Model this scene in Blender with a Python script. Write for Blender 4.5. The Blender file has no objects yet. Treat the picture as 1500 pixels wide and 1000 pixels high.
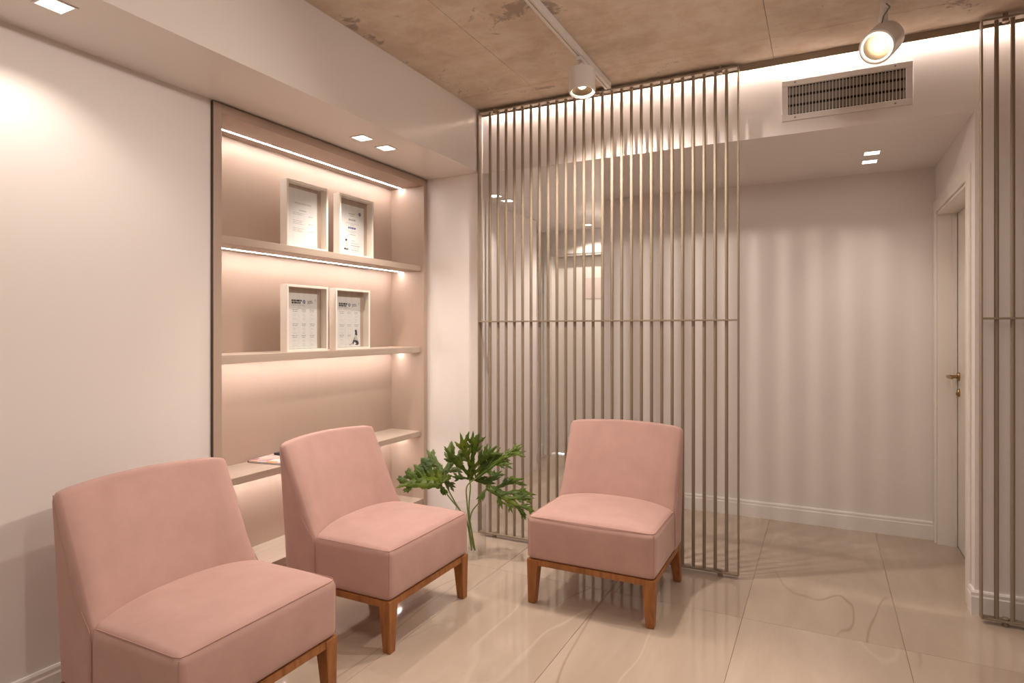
import bpy, bmesh, math, random
from mathutils import Vector, Matrix, Euler
random.seed(7)
R = math.radians
S = bpy.context.scene
C = S.collection

# ------------------------------------------------------------------ camera
cam_d = bpy.data.cameras.new('camera'); cam = bpy.data.objects.new('camera', cam_d); C.objects.link(cam)
cam.location = (0, 0, 1.36); cam.rotation_euler = (R(90), 0, R(26.70))
cam_d.sensor_width = 36; cam_d.lens = 36 * 906.1 / 1500; cam_d.shift_y = -18.55 / 1500
cam_d.clip_start = .05
S.camera = cam
# ------------------------------------------------------------------ world / exposure
W = bpy.data.worlds.new('world'); S.world = W; W.use_nodes = True
W.node_tree.nodes['Background'].inputs[0].default_value = (.9, .72, .6, 1)
W.node_tree.nodes['Background'].inputs[1].default_value = .15
S.view_settings.view_transform = 'Standard'; S.view_settings.look = 'None'
S.view_settings.gamma = 1; S.view_settings.use_curve_mapping = False
S.view_settings.exposure = 0.0
S.cycles.transparent_max_bounces = 24
WARM = (1, .885, .79)
WARM2 = (1, .91, .85)
P_DOWN = 20; P_HALL = 11; P_COR = 16; P_TRACK = 78; P_ROOM = 19.5; E_LED = 25; E_COVE = 30

def spot(name, loc, aim, power, angle, blend=.4, size=.03, col=WARM):
    d = bpy.data.lights.new(name, 'SPOT'); d.energy = power; d.color = col
    d.spot_size = R(angle); d.spot_blend = blend; d.shadow_soft_size = size
    o = bpy.data.objects.new(name, d); C.objects.link(o); o.location = loc
    o.rotation_euler = (Vector(aim) - Vector(loc)).to_track_quat('-Z', 'Y').to_euler()
    return o
# unseen fill lamps added to brighten the room, behind and beside the camera
for x, y, aim, p in ((-1.13, 1.0, (-1.6, 1.0, 0), .5), (-1.13, -.5, (-1.5, -.4, 0), 1), (.243, 2.1, (-2.2, 3.5, .6), 1.0), (.243, .8, (-1.6, 1.9, .4), 1.0), (.243, -.6, (-.6, .6, 0), 1.0),
                     (-1.13, -1.7, (-1.1, -1.2, 0), 1.0), (.243, -1.9, (.2, -1.2, 0), 1.0), (1.7, .6, (1.0, 1.4, 0), 1.0)):
    spot('track_or_fill_lamp', (x, y, 2.55), aim, P_ROOM * p, 150, .8, .05)

# ------------------------------------------------------------------ helpers
def sg(h):
    h = h.lstrip('#'); v = [int(h[i:i+2], 16) / 255 for i in (0, 2, 4)]
    return tuple((c / 12.92 if c <= .04045 else ((c + .055) / 1.055) ** 2.4) for c in v) + (1,)
def mat(name, col, rough=.5, metal=0, spec=.5, **kw):
    m = bpy.data.materials.new(name); m.use_nodes = True
    b = m.node_tree.nodes['Principled BSDF']
    b.inputs['Base Color'].default_value = col if len(col) == 4 else tuple(col) + (1,)
    b.inputs['Roughness'].default_value = rough; b.inputs['Metallic'].default_value = metal
    b.inputs['Specular IOR Level'].default_value = spec
    for k, v in kw.items(): b.inputs[k.replace('_', ' ')].default_value = v
    return m
def nt(m):
    t = m.node_tree; return t, t.nodes, t.links, t.nodes['Principled BSDF']
def node(t, kind, **kw):
    n = t.nodes.new(kind)
    for k, v in kw.items():
        if k in ('inp',):
            for a, b in v.items(): n.inputs[a].default_value = b
        else: setattr(n, k, v)
    return n
def ramp(t, src, stops):
    r = t.nodes.new('ShaderNodeValToRGB'); t.links.new(src, r.inputs[0])
    e = r.color_ramp.elements
    while len(e) < len(stops): e.new(.5)
    for i, (p, c) in enumerate(stops): e[i].position = p; e[i].color = c if len(c) == 4 else tuple(c) + (1,)
    return r
def mixc(t, fac, a, b, mode='MIX'):
    n = t.nodes.new('ShaderNodeMix'); n.data_type = 'RGBA'; n.blend_type = mode
    for s, v in ((0, fac), (6, a), (7, b)):
        if isinstance(v, (int, float)): n.inputs[s].default_value = v
        elif isinstance(v, tuple): n.inputs[s].default_value = v
        else: t.links.new(v, n.inputs[s])
    return n.outputs[2]
def noise(t, vec, scale, detail=4, rough=.55, dist=0):
    n = node(t, 'ShaderNodeTexNoise', inp={'Scale': scale, 'Detail': detail, 'Roughness': rough, 'Distortion': dist})
    if vec is not None: t.links.new(vec, n.inputs['Vector'])
    return n.outputs[0]
def bump(t, b, h, s=.2, d=.01):
    n = node(t, 'ShaderNodeBump', inp={'Strength': s, 'Distance': d}); t.links.new(h, n.inputs['Height']); t.links.new(n.outputs[0], b.inputs['Normal'])
def emis(name, col, strength):
    m = bpy.data.materials.new(name); m.use_nodes = True; t = m.node_tree
    b = t.nodes['Principled BSDF']; b.inputs['Base Color'].default_value = (.8, .8, .8, 1)
    b.inputs['Emission Color'].default_value = tuple(col) + (1,); b.inputs['Emission Strength'].default_value = strength
    return m

class MB:
    """collects shapes; build() links ONE mesh object"""
    def __init__(s): s.v = []; s.f = []
    def add(s, vs, fs):
        o = len(s.v); s.v += [tuple(p) for p in vs]; s.f += [tuple(i + o for i in f) for f in fs]; return s
    def box(s, a, b):
        (x0, y0, z0), (x1, y1, z1) = a, b
        x0, x1 = min(x0, x1), max(x0, x1); y0, y1 = min(y0, y1), max(y0, y1); z0, z1 = min(z0, z1), max(z0, z1)
        return s.add([(x0,y0,z0),(x1,y0,z0),(x1,y1,z0),(x0,y1,z0),(x0,y0,z1),(x1,y0,z1),(x1,y1,z1),(x0,y1,z1)],
                     [(0,3,2,1),(4,5,6,7),(0,1,5,4),(1,2,6,5),(2,3,7,6),(3,0,4,7)])
    def prism(s, pts, axis, a, b):
        """extrude a 2D outline along axis from a to b"""
        def P(p, t): l = list(p); l.insert(axis, t); return tuple(l)
        n = len(pts); vs = [P(p, a) for p in pts] + [P(p, b) for p in pts]
        return s.add(vs, [tuple(range(n))[::-1], tuple(range(n, 2 * n))] + [(i, (i + 1) % n, n + (i + 1) % n, n + i) for i in range(n)])
    def tube(s, path, r, n=8, cap=True):
        path = [Vector(p) for p in path]; rings = []
        up = None
        for i, p in enumerate(path):
            d = (path[min(i + 1, len(path) - 1)] - path[max(i - 1, 0)]).normalized()
            if up is None: up = d.orthogonal().normalized()
            up = (up - d * up.dot(d)).normalized(); sd = d.cross(up)
            rr = r[i] if isinstance(r, (list, tuple)) else r
            rings.append([p + (up * math.cos(2 * math.pi * k / n) + sd * math.sin(2 * math.pi * k / n)) * rr for k in range(n)])
        vs = [q for g in rings for q in g]; fs = []
        for i in range(len(path) - 1):
            for k in range(n): fs.append((i*n+k, i*n+(k+1)%n, (i+1)*n+(k+1)%n, (i+1)*n+k))
        if cap: fs += [tuple(range(n))[::-1], tuple(range((len(path)-1)*n, len(path)*n))]
        return s.add(vs, fs)
    def lathe(s, prof, n=40, closed=False, M=None):
        """revolve (r,z) profile round z"""
        vs = []; m = len(prof)
        for k in range(n):
            a = 2 * math.pi * k / n
            for r, z in prof:
                p = Vector((r * math.cos(a), r * math.sin(a), z)); vs.append(M @ p if M else p)
        fs = []
        for k in range(n):
            for j in range(m if closed else m - 1):
                fs.append((k*m+j, ((k+1)%n)*m+j, ((k+1)%n)*m+(j+1)%m, k*m+(j+1)%m))
        return s.add(vs, fs)
    def build(s, name, m, parent=None, smooth=False, bevel=0, seg=2, weld=False):
        me = bpy.data.meshes.new(name); me.from_pydata(s.v, [], s.f); me.update()
        bm = bmesh.new(); bm.from_mesh(me)
        if weld: bmesh.ops.remove_doubles(bm, verts=bm.verts, dist=1e-5)
        bmesh.ops.recalc_face_normals(bm, faces=bm.faces)
        if bevel: bmesh.ops.bevel(bm, geom=[e for e in bm.edges if e.calc_face_angle(0) > .5], offset=bevel, segments=seg, profile=.5, affect='EDGES')
        bm.to_mesh(me); bm.free()
        if smooth:
            me.polygons.foreach_set('use_smooth', [True] * len(me.polygons))
            try: me.set_sharp_from_angle(angle=R(40))
            except Exception: pass
        me.materials.append(m)
        o = bpy.data.objects.new(name, me); C.objects.link(o)
        if parent: o.parent = parent
        return o
def rbox(hx, hy, hz, r, n=(14, 12, 8)):
    """rounded box grid surface (closed), centred"""
    def coords(h, k):
        inner = [-(h - r) + 2 * (h - r) * i / k for i in range(k + 1)]
        e = [r * math.tan(R(a)) for a in (0, 15, 30, 45)]   # from inner edge outwards
        return [-h + (r - x) for x in ()] + [-(h - r) - x for x in reversed(e[1:])] + inner + [(h - r) + x for x in e[1:]]
    X, Y, Z = coords(hx, n[0]), coords(hy, n[1]), coords(hz, n[2])
    vs = {}; V = []; F = []
    def vert(p):
        k = tuple(round(c, 6) for c in p)
        if k not in vs:
            q = [max(-(h - r), min(h - r, c)) for c, h in zip(p, (hx, hy, hz))]
            d = Vector([a - b for a, b in zip(p, q)]); vs[k] = len(V); V.append(Vector(q) + (d.normalized() * r if d.length > 1e-9 else d))
        return vs[k]
    def face(A, B, fix, ax, flip):
        for i in range(len(A) - 1):
            for j in range(len(B) - 1):
                q = []
                for a, b in ((i, j), (i+1, j), (i+1, j+1), (i, j+1)):
                    p = [0, 0, 0]; o = [k for k in range(3) if k != ax]; p[o[0]] = A[a]; p[o[1]] = B[b]; p[ax] = fix; q.append(vert(p))
                F.append(tuple(q[::-1] if flip else q))
    for sgn in (-1, 1):
        face(X, Y, sgn * hz, 2, sgn < 0); face(X, Z, sgn * hy, 1, sgn > 0); face(Y, Z, sgn * hx, 0, sgn < 0)
    return V, F
def empty(name, loc=(0, 0, 0), rz=0):
    o = bpy.data.objects.new(name, None); C.objects.link(o); o.location = loc; o.rotation_euler = (0, 0, rz); o.empty_display_size = .1
    return o
def tag(o, label, cat, group=None):
    o['label'] = label; o['category'] = cat
    if group: o['group'] = group
    return o
def struct(o, label=None):
    o['kind'] = 'structure'
    if label: o['label'] = label
    return o
def dup(o, parent=None):
    c = o.copy(); C.objects.link(c); c.parent = parent
    for ch in o.children: dup(ch, c)
    return c

# ------------------------------------------------------------------ materials
M = {}
def paint(name, col, rough=.42):
    m = mat(name, col, rough, spec=.4); t, n, l, b = nt(m)
    tc = node(t, 'ShaderNodeTexCoord'); h = noise(t, tc.outputs['Object'], 60, 3); bump(t, b, h, .04, .002)
    return m
M['paint'] = paint('wall_paint', (.80, .745, .71))
M['satin'] = paint('satin_paint', (.80, .745, .71), .2)
M['white_trim'] = mat('white_trim', (.82, .775, .735), .35)
M['door'] = mat('door_paint', (.82, .765, .70), .35)
m = mat('concrete', (.4, .3, .22), .75, spec=.25); t, n, l, b = nt(m)
tc = node(t, 'ShaderNodeTexCoord'); geo = node(t, 'ShaderNodeNewGeometry'); pos = geo.outputs['Position']
n1 = noise(t, pos, 1.1, 8, .62, .6); n2 = noise(t, pos, 6, 8, .7, .3); n3 = noise(t, pos, 45, 4)
stre = node(t, 'ShaderNodeMapping', inp={'Scale': (.8, 9, 1)}); l.new(pos, stre.inputs[0]); n4 = noise(t, stre.outputs[0], 2.2, 6, .65, .4)
c1 = ramp(t, n1, [(.25, (.56, .46, .365)), (.5, (.68, .565, .455)), (.75, (.76, .64, .53))]).outputs[0]
c2 = mixc(t, .6, c1, ramp(t, n2, [(.3, (.30, .30, .30)), (.6, (.62, .62, .62))]).outputs[0], 'OVERLAY')
c2 = mixc(t, .25, c2, ramp(t, n4, [(.3, (.36, .36, .36)), (.65, (.6, .6, .6))]).outputs[0], 'OVERLAY')
st = noise(t, pos, 6, 9, .68, .6)
for cx, cy, rx, ry in ((-1.28, 2.52, .30, .16), (-1.86, 3.28, .17, .10), (-1.52, 3.40, .30, .05), (-.1, 2.6, .16, .07), (.75, 3.32, .32, .08), (-2.0, 2.4, .05, .25)):   # water stains in the slab
    mpp = node(t, 'ShaderNodeMapping', vector_type='POINT', inp={'Location': (-cx / rx, -cy / ry, 0), 'Scale': (1 / rx, 1 / ry, 0)}); l.new(pos, mpp.inputs[0])
    ln_ = node(t, 'ShaderNodeVectorMath', operation='LENGTH'); l.new(mpp.outputs[0], ln_.inputs[0])
    fa = node(t, 'ShaderNodeMapRange', inp={'From Min': 0, 'From Max': 1.3, 'To Min': .16, 'To Max': 0}); l.new(ln_.outputs['Value'], fa.inputs[0])
    ad = node(t, 'ShaderNodeMath', operation='ADD'); l.new(st, ad.inputs[0]); l.new(fa.outputs[0], ad.inputs[1]); st = ad.outputs[0]
mask = ramp(t, st, [(.63, (0, 0, 0)), (.68, (1, 1, 1))]).outputs[0]
c3 = mixc(t, mask, c2, mixc(t, .55, c2, (.15, .105, .07, 1)))
pit = ramp(t, n3, [(.70, (0, 0, 0)), (.78, (1, 1, 1))]).outputs[0]
c3 = mixc(t, mixc(t, .5, (0, 0, 0, 1), pit), c3, (.13, .09, .06, 1)); l.new(c3, b.inputs['Base Color']); bump(t, b, n2, .25, .01)
M['concrete'] = m
m = mat('porcelain_marble', (.5, .42, .35), .065, spec=.5); t, n, l, b = nt(m)
tc = node(t, 'ShaderNodeTexCoord'); oi = node(t, 'ShaderNodeObjectInfo')
mul = node(t, 'ShaderNodeVectorMath', operation='SCALE'); cmb = node(t, 'ShaderNodeCombineXYZ')
l.new(oi.outputs['Random'], cmb.inputs[0]); l.new(oi.outputs['Random'], cmb.inputs[1]); cmb.inputs[2].default_value = .3
l.new(cmb.outputs[0], mul.inputs[0]); mul.inputs['Scale'].default_value = 37
addv = node(t, 'ShaderNodeVectorMath', operation='ADD'); l.new(tc.outputs['Object'], addv.inputs[0]); l.new(mul.outputs[0], addv.inputs[1])
mp = node(t, 'ShaderNodeMapping', inp={'Rotation': (0, 0, R(35)), 'Scale': (1.3, .30, 1)}); l.new(addv.outputs[0], mp.inputs[0])
v = mp.outputs[0]
cl = noise(t, v, 2.2, 6, .6, .5)
base = ramp(t, cl, [(.28, sg('ad9b8a')), (.5, sg('b8a695')), (.72, sg('c4b3a3'))]).outputs[0]
def ridge(scale, dist, w0, w1, seed):
    a2 = node(t, 'ShaderNodeVectorMath', operation='ADD'); l.new(v, a2.inputs[0]); a2.inputs[1].default_value = (seed, seed * 2, 0)
    x = noise(t, a2.outputs[0], scale, 3, .42, dist)
    s_ = node(t, 'ShaderNodeMath', operation='SUBTRACT'); l.new(x, s_.inputs[0]); s_.inputs[1].default_value = .5
    ab = node(t, 'ShaderNodeMath', operation='ABSOLUTE'); l.new(s_.outputs[0], ab.inputs[0])
    return ramp(t, ab.outputs[0], [(w0, (1, 1, 1)), (w1, (0, 0, 0))]).outputs[0]
lo = noise(t, v, 1.3, 2); lom = ramp(t, lo, [(.45, (0, 0, 0)), (.62, (1, 1, 1))]).outputs[0]
w = mixc(t, 1.0, ridge(1.6, .15, .001, .012, 3.1), lom, 'MULTIPLY')
base = mixc(t, mixc(t, .26, (0, 0, 0, 1), w), base, sg('ddcfc2'))
lo2 = noise(t, v, 1.7, 2); lom2 = ramp(t, lo2, [(.5, (0, 0, 0)), (.6, (1, 1, 1))]).outputs[0]
d_ = mixc(t, 1.0, ridge(1.3, .35, .0004, .004, 11.7), lom2, 'MULTIPLY')
base = mixc(t, mixc(t, .5, (0, 0, 0, 1), d_), base, sg('82664f')); l.new(base, b.inputs['Base Color'])
M['tile'] = m
M['grout'] = mat('grout', sg('8a7868'), .8)
m = mat('taupe_laminate', (.42, .30, .235), .38, spec=.4); t, n, l, b = nt(m)
geo = node(t, 'ShaderNodeNewGeometry'); mp = node(t, 'ShaderNodeMapping', inp={'Scale': (60, 60, 1.2)}); l.new(geo.outputs['Position'], mp.inputs[0])
g = noise(t, mp.outputs[0], 1.0, 4)
l.new(ramp(t, g, [(.3, (.445, .335, .27)), (.7, (.452, .341, .275))]).outputs[0], b.inputs['Base Color'])
M['laminate'] = m
m = mat('shelf_laminate', (.47, .35, .28), .42, spec=.4); t, n, l, b = nt(m)
geo = node(t, 'ShaderNodeNewGeometry'); mp = node(t, 'ShaderNodeMapping', inp={'Scale': (60, 1.5, 60)}); l.new(geo.outputs['Position'], mp.inputs[0])
g = noise(t, mp.outputs[0], 1.0, 4)
l.new(ramp(t, g, [(.3, (.47, .375, .305)), (.7, (.52, .415, .34))]).outputs[0], b.inputs['Base Color'])
M['shelf'] = m
M['metal'] = mat('beige_lacquered_metal', (.29, .225, .162), .5, 0, .35)
m = mat('pink_suede', (.55, .3, .25), .95, spec=.15); t, n, l, b = nt(m)
tc = node(t, 'ShaderNodeTexCoord'); a_ = noise(t, tc.outputs['Object'], 9, 5, .6); f_ = noise(t, tc.outputs['Object'], 350, 2)
l.new(ramp(t, a_, [(.3, (.475, .292, .255)), (.7, (.53, .332, .291))]).outputs[0], b.inputs['Base Color'])
b.inputs['Sheen Weight'].default_value = .25; b.inputs['Sheen Roughness'].default_value = .5; b.inputs['Sheen Tint'].default_value = (1, .85, .8, 1)
bump(t, b, f_, .12, .002); M['pink'] = m
M['seam'] = mat('pink_seam', (.47, .285, .245), .9, spec=.1)
m = mat('honey_wood', (.3, .12, .04), .38, spec=.4); t, n, l, b = nt(m)
tc = node(t, 'ShaderNodeTexCoord'); mp = node(t, 'ShaderNodeMapping', inp={'Scale': (22, 22, 3)}); l.new(tc.outputs['Object'], mp.inputs[0])
g = noise(t, mp.outputs[0], 1.6, 6, .6, .8)
l.new(ramp(t, g, [(.25, (.20, .068, .018)), (.5, (.33, .125, .036)), (.75, (.42, .175, .058))]).outputs[0], b.inputs['Base Color']); M['wood'] = m
M['fixture'] = mat('white_fixture', (.72, .68, .64), .4)
M['dark'] = mat('dark_void', (.03, .025, .02), .8)
M['gap'] = mat('dark_gap', (.11, .075, .055), .8)
M['chrome'] = mat('reflector', (.30, .22, .14), .35, .8)
M['brass'] = mat('aged_brass', (.36, .22, .09), .3, 1)
M['screw'] = mat('screw_steel', (.3, .26, .23), .35, .8)
M['grille'] = mat('grille_white', (.74, .70, .66), .4)
M['grille_back'] = mat('grille_grey', (.25, .225, .20), .5)
M['led'] = emis('led_strip', WARM2, E_LED * 4)
M['cove'] = emis('cove_led', (1, .86, .78), E_COVE * 4)
M['lens'] = emis('downlight_lens', (1, .86, .74), 4)
M['bulb'] = emis('bulb', (1, .88, .72), 9)
M['bulb_soft'] = emis('bulb_soft', (1, .85, .68), 1.4)
M['frame'] = mat('cream_frame', (.86, .79, .71), .4)
M['paper'] = mat('paper', (.76, .74, .735), .7)
M['ink'] = mat('ink_grey', (.36, .33, .32), .8)
M['ink_light'] = mat('ink_light_grey', (.58, .55, .54), .8)
M['ink_dark'] = mat('ink_charcoal', (.035, .04, .045), .8)
M['ink_violet'] = mat('ink_violet', (.12, .10, .33), .8)
M['ink_blue'] = mat('ink_blue', (.03, .05, .22), .8)
def thin_glass(name, tint, ior):
    m = bpy.data.materials.new(name); m.use_nodes = True; t = m.node_tree; t.nodes.remove(t.nodes['Principled BSDF'])
    tr_ = node(t, 'ShaderNodeBsdfTransparent', inp={'Color': tint}); gl = node(t, 'ShaderNodeBsdfGlossy', inp={'Roughness': .02}); lw = node(t, 'ShaderNodeLayerWeight', inp={'Blend': .5}); pw = node(t, 'ShaderNodeMath', operation='POWER'); t.links.new(lw.outputs['Facing'], pw.inputs[0]); pw.inputs[1].default_value = 4
    fr = node(t, 'ShaderNodeMath', operation='MULTIPLY_ADD'); t.links.new(pw.outputs[0], fr.inputs[0]); fr.inputs[1].default_value = .6; fr.inputs[2].default_value = ((ior - 1) / (ior + 1)) ** 2
    mx = node(t, 'ShaderNodeMixShader'); t.links.new(fr.outputs[0], mx.inputs[0]); t.links.new(tr_.outputs[0], mx.inputs[1]); t.links.new(gl.outputs[0], mx.inputs[2])
    t.links.new(mx.outputs[0], t.nodes['Material Output'].inputs[0]); return m
M['glass'] = thin_glass('clear_glass', (.985, .99, .985, 1), 1.4); M['water'] = thin_glass('water', (.975, .985, .975, 1), 1.15)
m = mat('leaf', (.06, .17, .03), .38, spec=.28); t, n, l, b = nt(m)
tc = node(t, 'ShaderNodeTexCoord'); a_ = noise(t, tc.outputs['Object'], 9, 4)
l.new(ramp(t, a_, [(.3, (.024, .050, .002)), (.5, (.055, .095, .004)), (.72, (.125, .17, .008))]).outputs[0], b.inputs['Base Color'])
b.inputs['Subsurface Weight'].default_value = 0; M['leaf'] = m
M['leaf_under'] = mat('leaf_pale', (.115, .16, .045), .45, spec=.3)
M['stalk'] = mat('stalk_green', (.15, .21, .035), .45)

# ------------------------------------------------------------------ dimensions (metres)
XW, XB, ZC, ZS, YB, YH, XD = -2.48, -2.04, 2.805, 2.40, 3.62, 4.785, .645
YEND, YLE, XHL = 6.12, 5.46, -1.60     # corridor end wall, end of left wall, left end of hall wall
XR, YF = 2.6, -3.0

# ------------------------------------------------------------------ floor of marble tiles
fl = struct(MB().box((-3.4, YF, -.10), (XR, 6.4, -.003)).build('floor', M['grout']), 'polished beige marble tile floor')
TW, TL, X0, Y0 = .652, 1.75, .312, 3.09
tile_me = None
for i in range(-6, 4):
    for j in range(-4, 2):
        x0, x1, y0, y1 = X0 + i * TW, X0 + (i + 1) * TW, Y0 + j * TL, Y0 + (j + 1) * TL
        if x1 < -3.5 or x0 > XR or y1 < YF: continue
        if tile_me is None:
            o = MB().box((-TW/2 + .0009, -TL/2 + .0009, -.0028), (TW/2 - .0009, TL/2 - .0009, 0)).build('floor_tile', M['tile'], fl, bevel=.0006, seg=1); tile_me = o.data
        else:
            o = bpy.data.objects.new('floor_tile', tile_me); C.objects.link(o); o.parent = fl
        o.location = ((x0 + x1) / 2, (y0 + y1) / 2, 0)
        if (i * 7 + j * 3) % 2: o.rotation_euler = (0, 0, math.pi)

# ------------------------------------------------------------------ concrete ceiling with formwork panels
ce = struct(MB().box((XB, YF, ZC + .006), (XR, YB - .03, ZC + .2)).build('ceiling', M['gap']), 'raw board-marked concrete ceiling')
xs = [XB, -1.552, -.236, 1.08, XR]; ys = [YF, -1.88, .72, 3.325, YB - .03]
for i in range(4):
    for j in range(4):
        MB().box((xs[i] + .0012, ys[j] + .0012, ZC), (xs[i+1] - .0012, ys[j+1] - .0012, ZC + .02)).build('concrete_panel', M['concrete'], ce)

# ------------------------------------------------------------------ walls
CY0, CY1, CZ1 = 1.895, 3.587, 2.392      # cabinet opening
wl = struct(MB().box((XW - .32, YF, 0), (XW, CY0 - .004, ZS)).box((XW - .32, CY1 + .003, 0), (XB - .004, CY1 + .14, ZS)).box((XW - .32, CY1 + .14, 0), (XW, YLE, ZS))
            .box((XW - .32, CY0 - .004, CZ1 + .004), (XW, CY1 + .003, ZS)).build('wall_left', M['paint']), 'off white painted wall holding the shelving niche')
bk = struct(MB().prism([(XW - .32, YF), (XB, YF), (XB, YB), (XR, YB), (XR, YEND + .3), (-3.4, YEND + .3), (-3.4, YLE), (XW - .32, YLE)], 2, ZS, ZC + .2)
            .build('ceiling_bulkhead', M['satin']), 'dropped off white plaster bulkhead around the concrete ceiling')
wh = struct(MB().box((XHL, YH, 0), (XR, YH + .15, ZS)).box((XHL, YH + .15, 0), (XHL + .12, YEND, ZS)).build('wall_hall', M['paint']), 'hallway end wall with soft striped shadows')
DY0, DY1, DZ = 3.775, 4.715, 2.10
wr = struct(MB().box((XD, YB, 0), (XR, DY0 - .0, ZS)).box((XD, DY1, 0), (XD + .3, YH, ZS)).box((XD, DY0, DZ + .01), (XD + .3, DY1, ZS)).build('wall_right', M['paint']), 'short wall with the door beside the right screen')
we = struct(MB().box((-3.4, YEND, 0), (-2.62, YEND + .3, ZS)).box((-2.62, YEND, 2.15), (-1.72, YEND + .3, ZS)).box((-1.72, YEND, 0), (XHL, YEND + .3, ZS))
            .box((-3.4, YLE - .02, 0), (-3.3, YEND, ZS)).build('wall_corridor', M['paint']), 'end wall of the corridor behind the slatted screen')
struct(MB().box((XW - .32, YF - .1, 0), (XR, YF, ZC)).build('wall_front', M['paint']), 'wall behind the viewer')
struct(MB().box((XR, YF, 0), (XR + .1, YB, ZC)).build('wall_side', M['paint']), 'side wall of the waiting room')

def baseboard(name, label, path_boxes):
    mb = MB()
    for ax, a, b, at, sg_, h in path_boxes:   # profile extruded along axis ax from a to b; wall face at `at`, sticking out in sg_
        pr = [(0, 0), (.016, 0), (.016, h - .028), (.013, h - .022), (.013, h - .008), (.009, h), (0, h)]
        pts = [(at + sg_ * p, z) for p, z in pr]
        mb.prism(pts, ax, a, b)
    return struct(mb.build(name, M['white_trim']), label)
baseboard('baseboard_left', 'white baseboard along the left wall', [(1, YF, CY0 - .005, XW, 1, .15)])
baseboard('baseboard_hall', 'white baseboard along the hallway wall', [(0, XHL, XD, YH, -1, .118)])
baseboard('baseboard_right', 'white baseboard turning the corner behind the right screen',
          [(0, XD - .016, XR, YB, -1, .118), (1, YB, DY0 - .075, XD, -1, .118)])
baseboard('baseboard_corridor', 'white baseboard on the corridor end wall', [(0, -3.3, -2.70, YEND, -1, .118)])

# LED cove lip at the ceiling edge
tr = struct(MB().box((XB + .002, YB - .03, ZC - .036), (XR, YB - .022, ZC + .01)).build('trim_1', M['metal']), 'thin beige lip hiding the cove light')
o = MB().box((XB + .06, YB - .020, ZC - .010), (XR - .05, YB - .008, ZC - .004)).build('cove_light_strip', M['cove'])
tag(o, 'long glowing cove light strip above the vent', 'light strip')

# ------------------------------------------------------------------ doors
d1 = empty('door_1', (XD, (DY0 + DY1) / 2, 0)); struct(d1, 'cream hallway door set in a deep frame')
def at(o, mb, name, m, **k):
    """build from world coords under a parent that is only translated"""
    L_ = o.location if o.parent is None else o.matrix_world.translation
    mb.v = [(x - L_[0], y - L_[1], z - L_[2]) for x, y, z in mb.v]
    return mb.build(name, m, o, **k)
def sub(parent, mb, name, m, root, **k):
    """sub-part: the part sits at its root's origin"""
    mb.v = [(x - root[0], y - root[1], z - root[2]) for x, y, z in mb.v]
    return mb.build(name, m, parent, **k)
L1 = tuple(d1.location)
at(d1, MB().box((XD - .012, DY0 - .072, 0), (XD, DY0, DZ + .075)), 'casing', M['door'], bevel=.003)
at(d1, MB().box((XD - .012, DY1, 0), (XD, YH - .0005, DZ + .075)), 'casing', M['door'], bevel=.003)
at(d1, MB().box((XD - .012, DY0, DZ), (XD, DY1, DZ + .075)), 'casing', M['door'], bevel=.003)
at(d1, MB().box((XD, DY1 - .018, 0), (XD + .16, DY1, DZ)), 'jamb', M['door'])
at(d1, MB().box((XD, DY0, 0), (XD + .16, DY0 + .018, DZ)), 'jamb', M['door'])
at(d1, MB().box((XD, DY0 + .018, DZ - .018), (XD + .16, DY1 - .018, DZ)), 'jamb', M['door'])
at(d1, MB().box((XD + .075, DY1 - .03, 0), (XD + .10, DY1 - .018, DZ - .018)), 'door_stop', M['door'])
lf = at(d1, MB().box((XD + .105, DY0 + .02, .006), (XD + .14, DY1 - .021, DZ - .021)), 'leaf', M['door'], bevel=.002)
hx, hy = XD + .105, DY1 - .075
h = sub(lf, MB().lathe([(0, -.012), (.024, -.012), (.026, -.008), (.026, 0), (0, 0)], 20, M=Matrix.Translation((hx, hy, 1.065)) @ Matrix.Rotation(R(90), 4, 'Y'))
        .tube([(hx, hy, 1.065), (hx - .052, hy, 1.065), (hx - .06, hy - .012, 1.065), (hx - .06, hy - .06, 1.065), (hx - .058, hy - .125, 1.062)], [.010, .010, .010, .009, .006], 10),
        'handle', M['brass'], L1, smooth=True)
sub(lf, MB().lathe([(0, -.012), (.022, -.012), (.025, -.008), (.025, 0), (0, 0)], 20, M=Matrix.Translation((hx, hy, .965)) @ Matrix.Rotation(R(90), 4, 'Y'))
    .box((hx - .018, hy - .002, .952), (hx - .01, hy + .002, .966)), 'key_plate', M['brass'], L1, smooth=True)

d2 = empty('door_2', (-2.17, YEND, 0)); struct(d2, 'pale door at the far end of the corridor')
for a, b in (((-2.69, 0), (-2.62, 2.22)), ((-1.72, 0), (-1.65, 2.22)), ((-2.62, 2.15), (-1.72, 2.22))):
    at(d2, MB().box((a[0], YEND - .012, a[1]), (b[0], YEND, b[1])), 'casing', M['door'], bevel=.003)
at(d2, MB().box((-2.62, YEND, 0), (-2.604, YEND + .2, 2.15)), 'jamb', M['door'])
at(d2, MB().box((-2.604, YEND, 2.134), (-1.72, YEND + .2, 2.15)), 'jamb', M['door'])
lf2 = at(d2, MB().box((-2.60, YEND + .12, .012), (-1.72, YEND + .155, 2.13)), 'leaf', M['door'], bevel=.002)
at(d2, MB().box((-2.60, YEND + .17, .001), (-1.8, YEND + .18, .011)), 'daylight_gap', emis('daylight_gap', (.75, .9, 1), 8))
o = MB().box((-2.27, YEND + .114, 1.68), (-1.98, YEND + .119, 1.90)).build('door_sign', mat('sign_pink', (.72, .60, .55), .5)); tag(o, 'small pinkish sign fixed to the far corridor door', 'sign')

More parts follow.
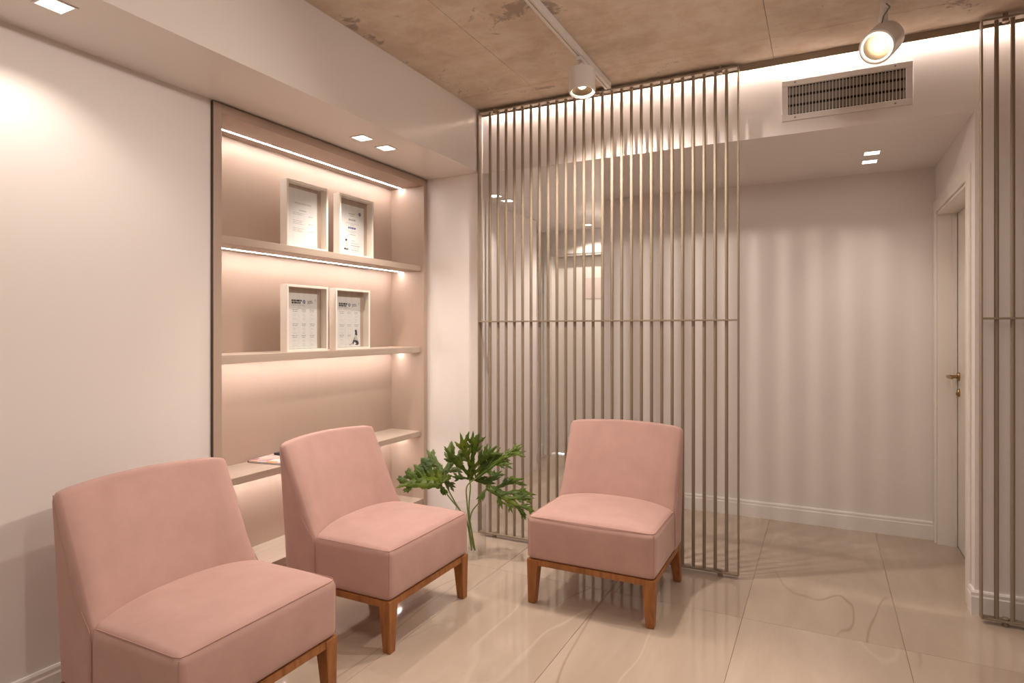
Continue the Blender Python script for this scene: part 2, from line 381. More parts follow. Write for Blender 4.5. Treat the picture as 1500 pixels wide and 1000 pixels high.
# ------------------------------------------------------------------ shelving cabinet
XC, XBK = -2.465, -2.745
cab = tag(empty('shelving_cabinet', (XW, (CY0 + CY1) / 2, 0)), 'tall taupe built-in shelving unit with lit shelves', 'cabinet')
LC = tuple(cab.location); YI0, YI1, ZT = CY0 + .043, CY1 - .040, 2.347
at(cab, MB().box((XBK - .015, CY0, 0), (XBK, CY1, CZ1)), 'back_panel', M['laminate'])
at(cab, MB().box((XBK, CY0, 0), (XC, YI0, CZ1)), 'side_panel', M['laminate'], bevel=.001, seg=1)
at(cab, MB().box((XBK, YI1, 0), (XC, CY1, CZ1)), 'side_panel', M['laminate'], bevel=.001, seg=1)
tp = at(cab, MB().box((XBK, YI0, ZT), (XC, YI1, CZ1)), 'top_panel', M['laminate'], bevel=.001, seg=1)
# dark shadow gap round the unit
at(cab, MB().box((XW - .1, CY0 - .0025, 0), (XC - .004, CY0 - .0005, CZ1 + .003)).box((XW - .1, CY0, CZ1 + .0005), (XC - .004, CY1, CZ1 + .0025)), 'shadow_gap', M['gap'])
def led(parent, z):
    sub(parent, MB().box((-2.6655, YI0 + .004, z - .0008), (-2.6565, YI1 - .004, z + .004)), 'led_strip', M['led'], LC)
led(tp, ZT)
SH = [(1.796, 1.760), (1.236, 1.196), (.652, .617)]
for zt, zb in SH:
    sh = at(cab, MB().box((XBK, YI0, zb), (-2.493, YI1, zt)), 'shelf', M['shelf'], bevel=.001, seg=1)
    led(sh, zb)
at(cab, MB().box((XBK, YI0, .149), (-2.475, YI1, .185)), 'base_shelf', M['shelf'])
at(cab, MB().box((XBK, YI0, 0), (-2.50, YI1, .149)), 'plinth', M['laminate'])

# ------------------------------------------------------------------ framed documents on the shelves
def text_mesh(s, size, mb, y, z, x, tilt=0):
    cu = bpy.data.curves.new('t', 'FONT'); cu.body = s; cu.size = size; cu.extrude = .0003
    o = bpy.data.objects.new('t', cu); C.objects.link(o)
    dg = bpy.context.evaluated_depsgraph_get(); me = bpy.data.meshes.new_from_object(o.evaluated_get(dg))
    ca, sa = math.cos(tilt), math.sin(tilt)
    mb.add([(x + v.co.z, y + v.co.x * ca - v.co.y * sa, z + v.co.x * sa + v.co.y * ca) for v in me.vertices], [tuple(p.vertices) for p in me.polygons])
    bpy.data.objects.remove(o); bpy.data.curves.remove(cu); bpy.data.meshes.remove(me)
FW, FH, FD, FR = .305, .362, .05, .013
def doc_frame(y0, z0, label, kind):
    xf = -2.53; t = tag(empty('document_frame', (xf - FD, y0 + FW / 2, z0)), label, 'picture frame', 'framed documents on the lit shelves')
    L_ = tuple(t.location); xb = xf - FD; y1 = y0 + FW; z1 = z0 + FH
    for a, b in (((y0, z0), (y0 + FR, z1)), ((y1 - FR, z0), (y1, z1)), ((y0 + FR, z0), (y1 - FR, z0 + FR)), ((y0 + FR, z1 - FR), (y1 - FR, z1))):
        at(t, MB().box((xb, a[0], a[1]), (xf, b[0], b[1])), 'frame_rail', M['frame'], bevel=.001, seg=1)
    at(t, MB().box((xb + .004, y0 + FR, z0 + FR), (xb + .006, y1 - FR, z1 - FR)), 'backing', M['laminate'])
    W_, H_ = .215, {1: .315, 2: .30, 3: .305, 4: .30}[kind]
    py0 = y0 + (FW - W_) / 2; pz0 = z0 + FR + .002; xp = xb + .0085
    sh = at(t, MB().box((xb + .007, py0, pz0), (xp, py0 + W_, pz0 + H_)), 'paper_sheet', M['paper'])
    def bars(items, name, m):
        mb = MB()
        for u0, u1, v_, hh in items: mb.box((xp, py0 + u0 * W_, pz0 + v_ * H_ - hh / 2), (xp + .0004, py0 + u1 * W_, pz0 + v_ * H_ + hh / 2))
        if mb.v: sub(sh, mb, name, m, L_)['kind'] = 'stuff'
    def words(u0, u1, v_, hh):
        r = random.Random(int(u0 * 1e3 + v_ * 1e5)); u = u0; out = []
        while u < u1 - .02:
            w = min(r.uniform(.04, .11), u1 - u); out.append((u, u + w, v_, hh)); u += w + .015
        return out
    th = .0022
    if kind == 1:
        it = words(.22, .78, .755, .010); bars(it, 'printed_title', M['ink_light'])
        it = words(.38, .64, .635, .004)
        for v0, k in ((.585, 2), (.45, 3), (.32, 3)):
            for q in range(k): it += words(.17, .52 - .05 * (q % 2), v0 - q * .027, th)
            it += words(.69, .85, v0 - .03, th * 1.3)
        bars(it, 'printed_text', M['ink'])
    elif kind == 2:
        it = words(.36, .62, .83, .006) + words(.40, .58, .79, .003) + words(.36, .64, .71, .010)
        it += words(.22, .78, .635, .002) + words(.40, .60, .605, .002) + words(.24, .72, .485, .002) + words(.34, .62, .455, .002) + words(.34, .64, .41, .0035)
        it += words(.46, .62, .29, .003) + words(.46, .76, .235, .003) + words(.44, .82, .19, .005) + words(.46, .80, .145, .003) + words(.46, .76, .10, .005) + words(.5, .74, .06, .003)
        bars(it, 'printed_text', M['ink'])
        bars(words(.34, .66, .545, .011), 'printed_heading', M['ink_violet'])
        q = MB().prism([(py0 + .215*W_ + .012 * a, pz0 + .30*H_ + .014 * b) for a, b in ((0, 0), (.3, .2), (.9, .1), (1.2, .3), (1.6, 0), (1.3, -.7), (.8, -.8), (.2, -.7))], 0, xp, xp + .0004)
        sub(sh, q, 'printed_drawing', M['ink_dark'], L_)
        q = MB().prism([(py0 + .215*W_ + .02 * a, pz0 + .10*H_ + .02 * b) for a, b in ((-.6, 0), (-.2, .5), (.5, .2), (1.2, .4), (1.5, 0), (1.2, -.15), (-.3, -.15))], 0, xp, xp + .0004)
        sub(sh, q, 'printed_drawing', M['ink_dark'], L_)
        q = MB().prism([(py0 + .25*W_ + .02 * a, pz0 + .19*H_ + .02 * b) for a, b in ((-.4, -1.2), (.0, .9), (.6, .9), (1.0, -1.2), (.6, -.6), (0, -.6))], 0, xp, xp + .0003)
        sub(sh, q, 'printed_drawing', M['ink_light'], L_)
        q = MB().lathe([(0, 0), (.011, 0), (.011, .0004), (0, .0004)], 20, M=Matrix.Translation((xp, py0 + .82*W_, pz0 + .855*H_)) @ Matrix.Rotation(R(90), 4, 'Y'))
        sub(sh, q, 'printed_emblem', M['ink_violet'], L_)
        q = MB().prism([(py0 + .82*W_ + a, pz0 + .855*H_ + b) for a, b in ((-.004, -.003), (.004, -.003), (0, .004))], 0, xp + .0004, xp + .0007)
        sub(sh, q, 'printed_emblem', M['paper'], L_)
    else:
        it = words(.12, .46, .865, .010) + words(.12, .42, .825, .010); bars(it, 'printed_heading', M['ink_dark'] if kind == 3 else M['ink_dark'])
        q = MB().lathe([(.0045, 0), (.010, 0), (.010, .0004), (.0045, .0004)], 20, closed=True, M=Matrix.Translation((xp, py0 + .54*W_, pz0 + .845*H_)) @ Matrix.Rotation(R(90), 4, 'Y'))
        sub(sh, q, 'printed_emblem', M['ink_blue'], L_)
        q = MB(); text_mesh('30%', .026, q, py0 + .645*W_, pz0 + .805*H_, xp, R(7))
        q.box((xp, py0 + .93*W_, pz0 + .86*H_), (xp + .0004, py0 + .94*W_, pz0 + .90*H_)); sub(sh, q, 'printed_price', M['ink_dark'], L_)
        it = words(.12, .58, .785, .0025); it2 = []
        for cx, w in ((.24, .2), (.53, .15), (.83, .17)):
            for r_, v0 in enumerate((.70, .445, .235)):
                if kind == 4 and cx > .7 and r_ == 2: continue
                it += words(cx - w / 2, cx + w / 2, v0, .0035) + words(cx - w / 2.6, cx + w / 2.6, v0 - .03, .0035)
                for v1 in (.095, .12, .17, .195): it2 += words(cx - w / 3.2, cx + w / 3.2, v0 - v1 + .02, .0022)
        bars(it, 'printed_text', M['ink']); bars(it2, 'printed_prices', M['ink_light'])
        bars([(.06, .94 if kind == 3 else .5, .045, .0012)], 'printed_line', M['ink_light'])
        if kind == 4:   # line drawing of a seated woman
            ox, oz, k = py0 + .50*W_, pz0 + .03*H_, .098
            def P(pts, m, d=.0004): sub(sh, MB().prism([(ox + k * a, oz + k * b) for a, b in pts], 0, xp, xp + d), 'printed_drawing', m, L_)
            P([(.66, .98), (.76, .95), (.80, .80), (.82, .62), (.74, .58), (.68, .66), (.60, .64), (.62, .80), (.58, .92)], M['ink_dark'])
            P([(.60, .64), (.74, .60), (.86, .42), (.90, .24), (.62, .30), (.52, .46)], M['ink_light'])
            P([(.56, .50), (.62, .44), (.48, .28), (.30, .12), (.10, .04), (.04, .0), (.20, .0), (.40, .14)], M['ink'])
            P([(.48, .30), (.62, .34), (.90, .26), (.96, .10), (.88, .0), (.60, .02), (.74, .10), (.56, .22), (.44, .04), (.38, .04)], M['ink_dark'])
    at(t, MB().box((xf - .006, y0 + FR, z0 + FR), (xf - .004, y1 - FR, z1 - FR)), 'glass_pane', M['glass'])
    return t
doc_frame(2.385, 1.796, 'upper left frame holding a white page with faint grey text', 1)
doc_frame(2.785, 1.796, 'upper right frame holding a page with violet heading and round emblem', 2)
doc_frame(2.385, 1.236, 'lower left frame with a three column price list and no figure', 3)
doc_frame(2.752, 1.236, 'lower right frame with a price list and seated woman drawing', 4)

# magazine on the lowest lit shelf
mg = tag(empty('magazine', (-2.62, 2.42, .652), R(8)), 'colourful glossy magazine lying on the lowest lit shelf', 'magazine')
MB().box((-.115, -.105, .0015), (.115, .14, .009)).build('pages', M['paper'], mg)
m = mat('magazine_cover', (.8, .75, .7), .25); t, n, l, b = nt(m); tc = node(t, 'ShaderNodeTexCoord')
vo = node(t, 'ShaderNodeTexVoronoi', inp={'Scale': 17}); l.new(tc.outputs['Object'], vo.inputs[0])
l.new(ramp(t, vo.outputs['Color'], [(.1, (.8, .78, .8)), (.42, (.75, .35, .12)), (.55, (.85, .8, .78)), (.72, (.45, .12, .2)), (.88, (.8, .75, .8))]).outputs[0], b.inputs['Base Color'])
MB().box((-.117, -.107, .009), (.117, .142, .0105)).build('cover', m, mg)
MB().box((-.117, -.107, 0), (.117, .142, .0015)).box((-.1185, -.107, 0), (-.117, -.085, .0105)).build('back_cover', mat('plum', (.12, .03, .08), .3), mg)
o = MB().box((-.05, -.07, 0), (.05, .07, .012)).build('notebook', mat('navy', (.02, .022, .05), .4), bevel=.002); o.location = (-2.665, 2.535, .6627); tag(o, 'small dark notebook resting on top of the magazine', 'notebook')

# ------------------------------------------------------------------ slatted screens
def screen(name, label, xa, xb, yc, xsl, feet, group):
    t = tag(empty(name, ((xa + xb) / 2, yc, 0)), label, 'room divider', group)
    z0, z1, zm, d, th = .020, 2.785, 1.408, .0225, .007
    def P(mb, n, **k): return at(t, mb, n, M['metal'], **k)
    P(MB().box((xa, yc - d, z0), (xa + th, yc + d, z1)), 'post', bevel=.001, seg=1)
    P(MB().box((xb - th, yc - d, z0), (xb, yc + d, z1)), 'post', bevel=.001, seg=1)
    P(MB().box((xa + th, yc - d, z0), (xb - th, yc + d, z0 + .009)), 'bottom_rail', bevel=.001, seg=1)
    P(MB().box((xa + th, yc - d, z1 - .009), (xb - th, yc + d, z1)), 'top_rail', bevel=.001, seg=1)
    P(MB().box((xa + th, yc - d, zm - .0045), (xb - th, yc + d, zm + .0045)), 'middle_rail', bevel=.001, seg=1)
    me = {}
    for a, b in ((z0 + .009, zm - .0045), (zm + .0045, z1 - .009)):
        for x in xsl:
            if a not in me:
                o = MB().lathe([(0, a), (.0093, a), (.0093, b), (0, b)], 14).build('slat', M['metal'], t, smooth=True); me[a] = o.data
            else:
                o = bpy.data.objects.new('slat', me[a]); C.objects.link(o); o.parent = t
            o.location = (x - t.location[0], 0, 0)
    for x in feet:
        o = P(MB().lathe([(0, 0), (.014, 0), (.014, .019), (0, .019)], 16, M=Matrix.Translation((x, yc, .0005))).lathe([(0, .0295), (.013, .0295), (.015, .033), (.012, .038), (0, .038)], 16, M=Matrix.Translation((x, yc, 0))), 'levelling_foot', smooth=True)
        P(MB().lathe([(0, z1 - .020), (.013, z1 - .020), (.013, z1 - .0095), (0, z1 - .0095)], 16, M=Matrix.Translation((x, yc, 0))).lathe([(0, z1), (.010, z1), (.010, ZC - .0005), (0, ZC - .0005)], 16, M=Matrix.Translation((x, yc, 0))), 'ceiling_fixing', smooth=True)
    return t
YS = 3.560
screen('slatted_screen', 'tall beige metal slatted screen behind the pink chairs', -2.033, -.408, YS, [-1.951 + .0591 * i for i in range(26)], [-1.918, -1.212, -.507], 'slatted metal screens')
screen('slatted_screen', 'tall beige metal slatted screen at the right edge beside the door', .652, 1.75, 3.545, [.713 + .0595 * i for i in range(17)], [.746, 1.45], 'slatted metal screens')

# ------------------------------------------------------------------ air vent grille
GX0, GX1, GZ0, GZ1 = -.198, .396, 2.468, 2.682
v = tag(empty('air_vent', ((GX0 + GX1) / 2, YB, GZ0)), 'white rectangular air vent grille under the cove light', 'air vent')
LV = tuple(v.location); b_ = .031
for a, b2 in (((GX0, GZ0), (GX1, GZ0 + b_)), ((GX0, GZ1 - b_), (GX1, GZ1)), ((GX0, GZ0 + b_), (GX0 + b_, GZ1 - b_)), ((GX1 - b_, GZ0 + b_), (GX1, GZ1 - b_))):
    at(v, MB().box((a[0], YB - .014, a[1]), (b2[0], YB - .0005, b2[1])), 'vent_border', M['grille'], bevel=.002)
at(v, MB().box((GX0 + b_, YB - .0012, GZ0 + b_), (GX1 - b_, YB - .0005, GZ1 - b_)), 'vent_backing', M['dark'])
NS = 34; g0, g1 = GX0 + b_, GX1 - b_; me = None
for i in range(NS):
    x = g0 + (g1 - g0) * (i + .5) / NS
    if me is None:
        o = MB().box((-.0016, -.0125, GZ0 + b_ - LV[2]), (.0016, -.0075, GZ1 - b_ - LV[2])).build('vent_blade', M['grille'], v); me = o.data
    else: o = bpy.data.objects.new('vent_blade', me); C.objects.link(o); o.parent = v
    o.location = (x - LV[0], 0, 0)
for i in range(3):
    z = GZ0 + b_ + (GZ1 - GZ0 - 2 * b_) * (i + .5) / 3
    at(v, MB().prism([(YB - .0070, z - .020), (YB - .0060, z - .020), (YB - .0016, z + .019), (YB - .0026, z + .019)], 0, g0, g1), 'vent_louvre', M['grille_back'])
for x in (GX0 + .065, GX1 - .075):
    for z in (GZ0 + .014, GZ1 - .014):
        at(v, MB().lathe([(0, 0), (.005, 0), (.004, .002), (0, .002)], 12, M=Matrix.Translation((x, YB - .014, z)) @ Matrix.Rotation(R(90), 4, 'X')), 'screw', M['screw'])

# ------------------------------------------------------------------ recessed downlights
def downlight(x, y, label, power, group, s=.078, ang=132, blend=.45):
    t = tag(empty('recessed_downlight', (x, y, ZS)), label, 'ceiling light', group); h = s / 2
    mb = MB()
    for a, b in (((-h - .008, -h - .008), (h + .008, -h)), ((-h - .008, h), (h + .008, h + .008)), ((-h - .008, -h), (-h, h)), ((h, -h), (h + .008, h))):
        mb.box((a[0], a[1], -.003), (b[0], b[1], -.0003))
    mb.build('bezel', M['fixture'], t)
    MB().box((-h, -h, -.0022), (h, h, -.0004)).build('lens', M['lens'], t)
    l_ = spot('downlight_or_fill_lamp', (x, y, ZS - .012), (x, y, 0), power, ang, blend, .014)
    return t
G = 'square recessed downlights'
downlight(-2.205, 1.115, 'square recessed downlight at the upper left corner over the wall', P_DOWN * .36, G)
spot('downlight_or_fill_lamp', (-2.205, .90, ZS - .012), (-2.205, .90, 0), P_DOWN * .36, 132, .45, .02)
downlight(-2.245, 2.645, 'nearer square downlight of the pair above the shelving', P_DOWN * 1.35, G, ang=96, blend=.5)
downlight(-2.245, 2.852, 'farther square downlight of the pair above the shelving', P_DOWN * 1.35, G, ang=96, blend=.5)
downlight(.258, 4.222, 'nearer bright square light in the hallway ceiling', P_HALL, G, ang=95, blend=1)
downlight(.258, 4.435, 'farther bright square light in the hallway ceiling', P_HALL, G, ang=95, blend=1)
downlight(-2.29, 4.262, 'nearer square light seen through the screen at its left end', P_COR, G, ang=95, blend=1)
downlight(-2.29, 4.470, 'farther square light seen through the screen at its left end', P_COR, G, ang=95, blend=1)
downlight(-2.106, 5.86, 'small ceiling light in front of the far corridor door', P_COR * 1.1, G)
spot('downlight_or_fill_lamp', (-1.74, 5.45, ZS - .012), (-2.0, 5.7, 0), P_COR * 2.2, 140, .8, .03)  # hidden extra lamp, added to brighten the far corridor door

# ------------------------------------------------------------------ track lights
def track(x, y0, y1, label):
    t = tag(empty('track_rail', (x, (y0 + y1) / 2, ZC)), label, 'track rail', 'white ceiling light tracks'); h = (y1 - y0) / 2
    MB().prism([(-.018, -.0005), (-.018, -.034), (-.004, -.034), (-.004, -.028), (.004, -.028), (.004, -.034), (.018, -.034), (.018, -.0005)], 1, -h, h).build('rail', M['fixture'], t)
    MB().box((-.0185, h, -.0345), (.0185, h + .006, -.0005)).build('end_cap', M['fixture'], t)
track(-1.13, -2.4, 3.50, 'long white light track above the middle of the slatted screen')
track(.243, -2.4, 3.30, 'white light track ending above the air vent')
def spotlight(loc, axis, label, rad, length, arm_to, power, ang, glow, aim_len=2, lampaim=None):
    """drum spotlight: loc = centre of the open face, axis = direction it shines"""
    ax = Vector(axis).normalized(); t = tag(empty('track_spotlight', loc), label, 'spotlight', 'white drum spotlights'); 
    q = ax.to_track_quat('-Z', 'Y').to_matrix().to_4x4()
    MB().lathe([(rad - .006, 0), (rad, .003), (rad, length - .004), (rad - .004, length), (0, length)], 40, M=q).lathe([(rad - .006, 0), (rad - .008, .008), (rad - .014, .012)], 40, M=q).build('housing', M['fixture'], t, smooth=True, weld=True)
    MB().lathe([(rad - .014, .010), (rad * .60, .028), (rad * .36, .044)], 40, M=q).build('reflector', M['chrome'], t, smooth=True)
    MB().lathe([(rad - .008, .0075), (rad - .013, .0055), (rad - .015, .0100)], 40, M=q).build('glass_ring', M['bulb_soft'], t, smooth=True)
    MB().lathe([(0, .024), (rad * .22, .026), (rad * .34, .036), (rad * .36, .043), (0, .044)], 24, M=q).build('bulb', glow, t, smooth=True)
    back = Vector(loc) - ax * (length * .62)
    a = Vector(arm_to); L_ = Vector(loc)
    MB().tube([a - L_, Vector((a.x, a.y, back.z + .05)) - L_, back - L_], .009, 10).build('swivel_arm', M['fixture'], t, smooth=True)
    MB().box(tuple(a - L_ + Vector((-.014, -.05, -.02))), tuple(a - L_ + Vector((.014, .05, .0)))).build('track_adapter', M['fixture'], t, bevel=.002)
    lp = Vector(loc) + ax * .012
    spot('track_or_fill_lamp', lp, lampaim if lampaim else lp + ax * aim_len, power, ang, .5, .03)
    return t
spotlight((-1.118, 3.035, 2.586), (.06, -.10, -1), 'white drum spotlight hanging in front of the slatted screen', (.068), .122, (-1.13, 3.06, ZC - .0345), P_TRACK, 158, M['bulb'], lampaim=(-.75, 3.35, 0))
t2 = spotlight((.195, 2.93, 2.51), (-.30, -.785, -.54), 'glaring white spotlight turned towards the viewer beside the vent', .067, .15, (.243, 3.13, ZC - .0345), P_TRACK * 1.3, 120, M['bulb'])
MB().tube([(.045, .13, .23), (.055, .10, .20), (.03, .06, .15), (.018, .07, .10)], .003, 8).build('cable', mat('grey_cable', (.2, .18, .17), .5), t2, smooth=True)

# ------------------------------------------------------------------ pink slipper chairs
def make_chair():
    t = empty('slipper_chair'); OY = -.32; a = .3225; BOW = .055
    # seat
    V, F = rbox(a, .21, .107, .030, (16, 12, 6)); vs = []
    for p in V:
        u = p.x / a; w = (p.y + .21) / .42; q = (p.z + .107) / .214
        d = w * (.425 + BOW * (1 - u * u)); z = .216 + q * .216
        crown = .030 * (1 - abs(u) ** 3.2) * min(1, (w / .35)) ** .6 if w > 0 else 0
        z += crown * max(0, (q - .5) * 2)
        x = p.x; d -= .006 * (1 - u * u) * math.sin(math.pi * q) * (1 - w)
        vs.append((x, d + OY, z))
    s = MB().add(vs, F).build('seat', M['pink'], t, smooth=True)
    e = .0075
    path = [(-a + e, .40 + OY, .428)] + [(-a + e, d + OY, .4285) for d in (.3, .2, .1, .03)] + [(-a + e + .009, .013 + OY, .427), (-a + .04, .0085 + OY, .427)]
    path += [(a * u, .0085 + OY - .004 * (1 - u * u), .4255 + .004 * (1 - u ** 4)) for u in (-.7, -.4, 0, .4, .7)] + [(-x, y, z) for x, y, z in reversed(path)]
    sm = MB().tube(path, .0017, 6)
    for sx in (-1, 1): sm.tube([(sx * (a - .0085), .0085 + OY, .422), (sx * (a - .0085), .0085 + OY, .230)], .0017, 6)
    sm.build('seam', M['seam'], s, smooth=True)
    # backrest
    ab = .3235; V, F = rbox(ab, .05, .30, .017, (20, 4, 16)); vs = []
    def prof(u, q):
        top = .826 + .012 * (1 - u * u) - .020 * max(0, (abs(u) - .88) / .12) ** 2.5; z = .218 + q * (top - .218)
        fr = .405 + max(0, z - .42) * .455; re = .592 + (z - .22) * .078
        return z, fr, re
    for p in V:
        u = p.x / ab; q = (p.z + .30) / .60; w = (p.y + .05) / .10
        z, fr, re = prof(u, q)
        bul = .012 * math.sin(math.pi * min(1, max(0, (z - .40) / .42))) * (1 - abs(u) ** 4) * (1 - w)
        e_ = min(1, max(0, (abs(u) - .82) / .18)); roll = .045 * (1 - math.sqrt(max(0, 1 - e_ * e_))) * min(1, max(0, (z - .40) / .10)) * max(0, 1 - w * 1.6)
        d = fr + (re - fr) * w + BOW * (1 - u * u) - bul + min(roll, .6 * (re - fr))
        vs.append((p.x, d + OY, z))
    b = MB().add(vs, F).build('backrest', M['pink'], t, smooth=True)
    for sx in (-1, 1):
        pts = []
        for k in range(14):
            z = .25 + (.818 - .25) * k / 13; _, fr, re = prof(1, (z - .218) / .606); d = fr + min(.045 * min(1, max(0, (z - .40) / .10)), .6 * (re - fr)) + .010
            pts.append((sx * (ab - .0008), max(d, .41) + OY, z))
        MB().tube(pts, .0017, 6).build('seam', M['seam'], b, smooth=True)

    # wooden base
    z0, z1 = .190, .2185; i_ = .006
    y0, y1 = i_ + OY, .585 + OY
    MB().box((-a + .05, y0, z0), (a - .05, y0 + .03, z1)).build('front_rail', M['wood'], t, bevel=.002)
    MB().box((-a + .05, y1 - .03, z0), (a - .05, y1, z1)).build('back_rail', M['wood'], t, bevel=.002)
    for sx in (-1, 1):
        MB().box((sx * (a - i_), y0 + .045, z0), (sx * (a - .036), y1 - .045, z1)).build('side_rail', M['wood'], t, bevel=.002)
    for sx in (-1, 1):
        for rear in (0, 1):
            xo = sx * (a - .003); xi = sx * (a - .063); xob = sx * (a - .008); xib = sx * (a - .046)
            if not rear: T = [(xo, .002), (xi, .002), (xi, .060), (xo, .060)]; B = [(xob, .004), (xib, .004), (xib, .042), (xob, .042)]
            else: T = [(xo, .525), (xi, .525), (xi, .588), (xo, .588)]; B = [(xob, .588), (xib, .588), (xib, .628), (xob, .628)]
            MB().add([(x, y + OY, .0005) for x, y in B] + [(x, y + OY, .2185) for x, y in T], [(0, 1, 2, 3), (4, 5, 6, 7), (0, 1, 5, 4), (1, 2, 6, 5), (2, 3, 7, 6), (3, 0, 4, 7)]).build('leg', M['wood'], t, bevel=.003)
    return t
ch = make_chair()
ch2 = dup(ch); ch3 = dup(ch)
GC = 'pink slipper chairs'
ch.location = (-.998, 2.78 + .32, 0); tag(ch, 'pink slipper chair in front of the slatted screen facing the viewer', 'chair', GC)
ch2.location = (-1.61 - .32, 2.39, 0); ch2.rotation_euler = (0, 0, R(90)); tag(ch2, 'pink slipper chair in the middle beside the plant, backed to the shelves', 'chair', GC)
ch3.location = (-1.615 - .32, 1.45, 0); ch3.rotation_euler = (0, 0, R(90)); tag(ch3, 'nearest pink slipper chair, cut off at the bottom left', 'chair', GC)

# ------------------------------------------------------------------ vase with philodendron leaves
VX, VY = -1.895, 3.215
vs_ = tag(empty('glass_vase', (VX, VY, 0)), 'clear glass cylinder vase on the floor behind the middle chair', 'vase')
MB().lathe([(0, .0005), (.088, .0005), (.092, .006), (.092, .306), (.0905, .308), (.089, .306), (.089, .016), (0, .014)], 48).build('vase_body', M['glass'], vs_, smooth=True, weld=True)
MB().lathe([(0, .235), (.0875, .235), (.0888, .2375)], 48).build('water_surface', M['water'], vs_, smooth=True, weld=True)
RT = Vector((math.cos(R(26.7)), math.sin(R(26.7)), 0)); FWD = Vector((-math.sin(R(26.7)), math.cos(R(26.7)), 0))
def PX(u, v, d=0):
    """a point near the vase: horizontal offset, height, and depth offset d (metres, away from the viewer)"""
    dep = 3.72 + d; return RT * ((u - 750) / 906.1 * dep) + FWD * dep + Vector((0, 0, 1.36 - (v - 481.45) / 906.1 * dep))
def bez(a, b, c, n=12): return [a * (1 - t) ** 2 + b * 2 * t * (1 - t) + c * t * t for t in [i / n for i in range(n + 1)]]
def leaf(label, stalk_pts, tip, bend, nrm, lobes, m, seed, web=.022, lw=.12):
    """one cut leaf: stalk from the vase, blade with deep ragged lobes on both sides of a midrib"""
    r = random.Random(seed); base = stalk_pts[-1]
    t = tag(empty('philodendron_leaf', stalk_pts[0]), label, 'leaf', 'cut philodendron leaves in the vase'); L_ = stalk_pts[0]
    P_ = stalk_pts; path = []
    for i in range(len(P_) - 1):
        p0 = P_[max(i - 1, 0)]; p1 = P_[i]; p2 = P_[i + 1]; p3 = P_[min(i + 2, len(P_) - 1)]
        for k in range(6):
            s = k / 6; path.append(.5 * (2*p1 + (p2-p0)*s + (2*p0-5*p1+4*p2-p3)*s*s + (3*p1-p0-3*p2+p3)*s**3))
    path.append(P_[-1])
    MB().tube([p - L_ for p in path], [.0048 - .0014 * i / len(path) for i in range(len(path))], 8).build('stalk', M['stalk'], t, smooth=True)
    mid = bez(base, (base + tip) / 2 + bend, tip, 16); N = Vector(nrm).normalized()
    mb = MB()
    def strip(cpts, wl, wr):
        vv = []; n = len(cpts)
        for i, p in enumerate(cpts):
            d = (cpts[min(i+1, n-1)] - cpts[max(i-1, 0)]).normalized(); s_ = d.cross(N).normalized()
            vv += [p + s_ * wl[i] + N * wl[i] * .25, p, p - s_ * wr[i] + N * wr[i] * .25]
        mb.add([q - L_ for q in vv], [f for i in range(n - 1) for f in ((3*i, 3*i+1, 3*i+4, 3*i+3), (3*i+1, 3*i+2, 3*i+5, 3*i+4))])
    def lobe(p, dr, along, ln, w, depth):
        s_ = N.cross(dr).normalized()
        c = bez(p, p + dr * ln * .5 + N * r.uniform(.02, .10) * ln, p + dr * ln - N * r.uniform(.05, .2) * ln + along * ln * r.uniform(.05, .22), 10)
        prof = (.9, .62, .55, .66, .88, 1.05, 1.0, .86, .62, .34, .02)
        wl = [w * x * (1 + .35 * (1 if k % 3 == 0 else -.35) * r.uniform(.5, 1.2)) for k, x in enumerate(prof)]
        wr = [w * x * (1 + .35 * (1 if k % 3 == 1 else -.35) * r.uniform(.5, 1.2)) for k, x in enumerate(prof)]
        strip(c, wl, wr)
        if depth:
            for q, sd in ((3, r.choice((-1, 1))), (5, 1), (6, -1)):
                dd = (c[q + 1] - c[q]).normalized(); s2 = N.cross(dd).normalized() * sd
                lobe(c[q], (dd * .82 + s2 * .62).normalized(), dd, ln * r.uniform(.32, .46), w * .62, 0)
    strip(mid, *[[web * math.sin(math.pi * min(1, .2 + .8 * i / 16)) ** .7 * r.uniform(.8, 1.2) + .003 for i in range(17)] for _ in (0, 1)])
    for (tt, sd, ln, ang) in lobes:
        k = tt * 16; i = min(int(k), 15); p = mid[i].lerp(mid[i + 1], k - i); d = (mid[i + 1] - mid[i]).normalized(); s_ = N.cross(d).normalized() * sd
        ang += r.uniform(-7, 7); ln *= r.uniform(.85, 1.1)
        lobe(p, (d * math.cos(R(ang)) + s_ * math.sin(R(ang)) + N * r.uniform(-.15, .1)).normalized(), d, ln, lw * ln, 1)
    lobe(mid[14], (mid[16] - mid[13]).normalized(), Vector((0, 0, -1)), .07, .010, 0)
    bl = mb.build('blade', m, t, smooth=True)
    so = bl.modifiers.new('thickness', 'SOLIDIFY'); so.thickness = .0012; so.offset = 0
    MB().tube([p - L_ + N * .0008 for p in mid], [.0026 - .0018 * i / 16 for i in range(17)], 6).build('midrib', M['stalk'], t, smooth=True)
    return t
U, D = -1, 1
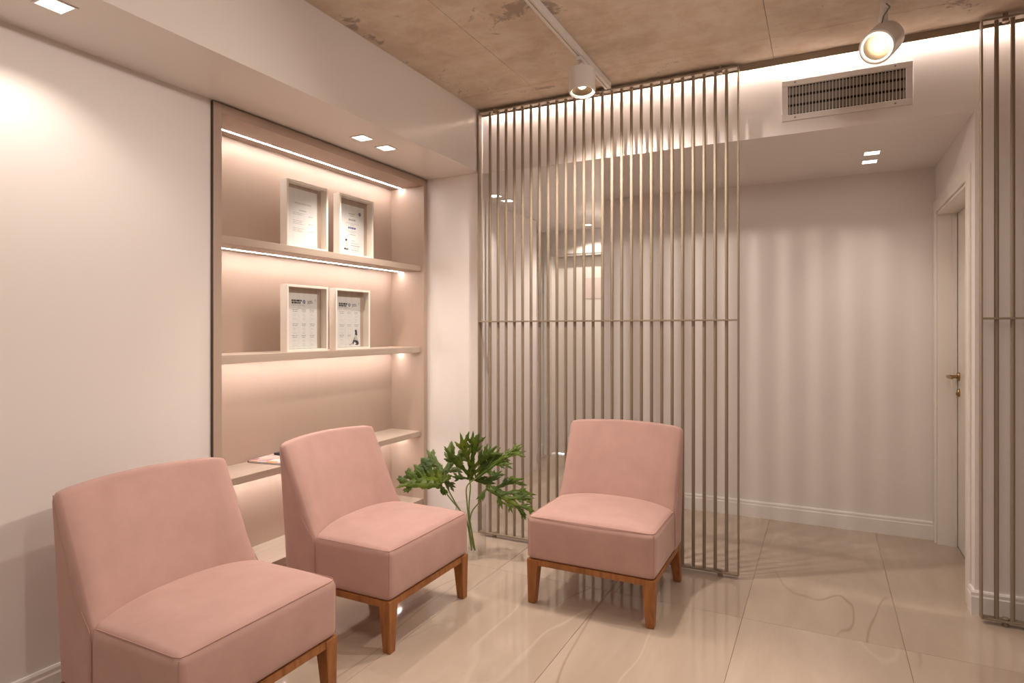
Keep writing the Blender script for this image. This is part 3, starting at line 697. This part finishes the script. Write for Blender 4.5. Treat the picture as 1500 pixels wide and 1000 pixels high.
leaf('left philodendron leaf arching over the middle chair seat', [PX(690, 800, .02), PX(683, 760, .0), PX(672, 745, -.01), PX(658, 728, -.02), PX(645, 709, -.03)], PX(590, 711, -.10),
     Vector((0, 0, .02)), Vector((.15, -.80, .55)), [(.0, U, .15, 85), (.02, U, .12, 125), (.16, U, .17, 68), (.36, U, .15, 58), (.55, U, .12, 48), (.78, U, .08, 35), (.0, D, .08, 120), (.3, D, .06, 50), (.7, D, .07, 35)], M['leaf'], 1, .034, .19)
leaf('pale philodendron leaf behind the left one', [PX(694, 803, .05), PX(684, 765, .04), PX(668, 738, .05), PX(657, 718, .06), PX(648, 700, .06)], PX(672, 668, .10),
     Vector((-.02, 0, .01)), Vector((.40, -.88, .3)), [(.0, U, .12, 110), (.0, D, .17, 118), (.2, D, .17, 70), (.25, U, .12, 55), (.5, D, .13, 38), (.6, U, .13, 30), (.85, D, .10, 12)], M['leaf_under'], 2, .016, .12)
leaf('upright philodendron leaf in the centre with tall lobes', [PX(696, 806, .0), PX(688, 760, .0), PX(687, 738, .0), PX(689, 715, .0), PX(688, 702, .0)], PX(693, 668, -.02),
     Vector((0, 0, .0)), Vector((.35, -.9, .28)), [(.05, U, .15, 95), (.05, D, .12, 100), (.2, U, .23, 56), (.2, D, .20, 58), (.45, U, .22, 34), (.5, D, .22, 26), (.8, U, .16, 10), (.85, D, .15, 16)], M['leaf'], 3, .016, .088)
U, D = 1, -1
leaf('dark philodendron leaf reaching up to the right', [PX(691, 806, -.03), PX(687, 765, -.02), PX(684, 735, -.02), PX(684, 712, -.02), PX(698, 700, -.02)], PX(742, 668, -.06),
     Vector((0, 0, .01)), Vector((-.05, -.8, .6)), [(.0, U, .10, 90), (.15, U, .17, 48), (.3, D, .08, 60), (.35, U, .15, 30), (.55, D, .12, 24), (.6, U, .16, 14), (.85, D, .15, 9), (.9, U, .13, 6)], M['leaf'], 4, .016, .085)
leaf('right philodendron leaf drooping towards the facing chair', [PX(690, 800, .03), PX(688, 770, .0), PX(691, 750, -.02), PX(702, 735, -.03), PX(714, 714, -.04)], PX(764, 748, -.14),
     Vector((.01, 0, .03)), Vector((.2, -.72, .66)), [(.0, U, .15, 95), (.0, D, .10, 105), (.18, U, .19, 62), (.3, D, .09, 50), (.38, U, .17, 48), (.55, D, .08, 35), (.58, U, .15, 36), (.8, U, .12, 24), (.85, D, .08, 20)], M['leaf'], 5, .020, .095)
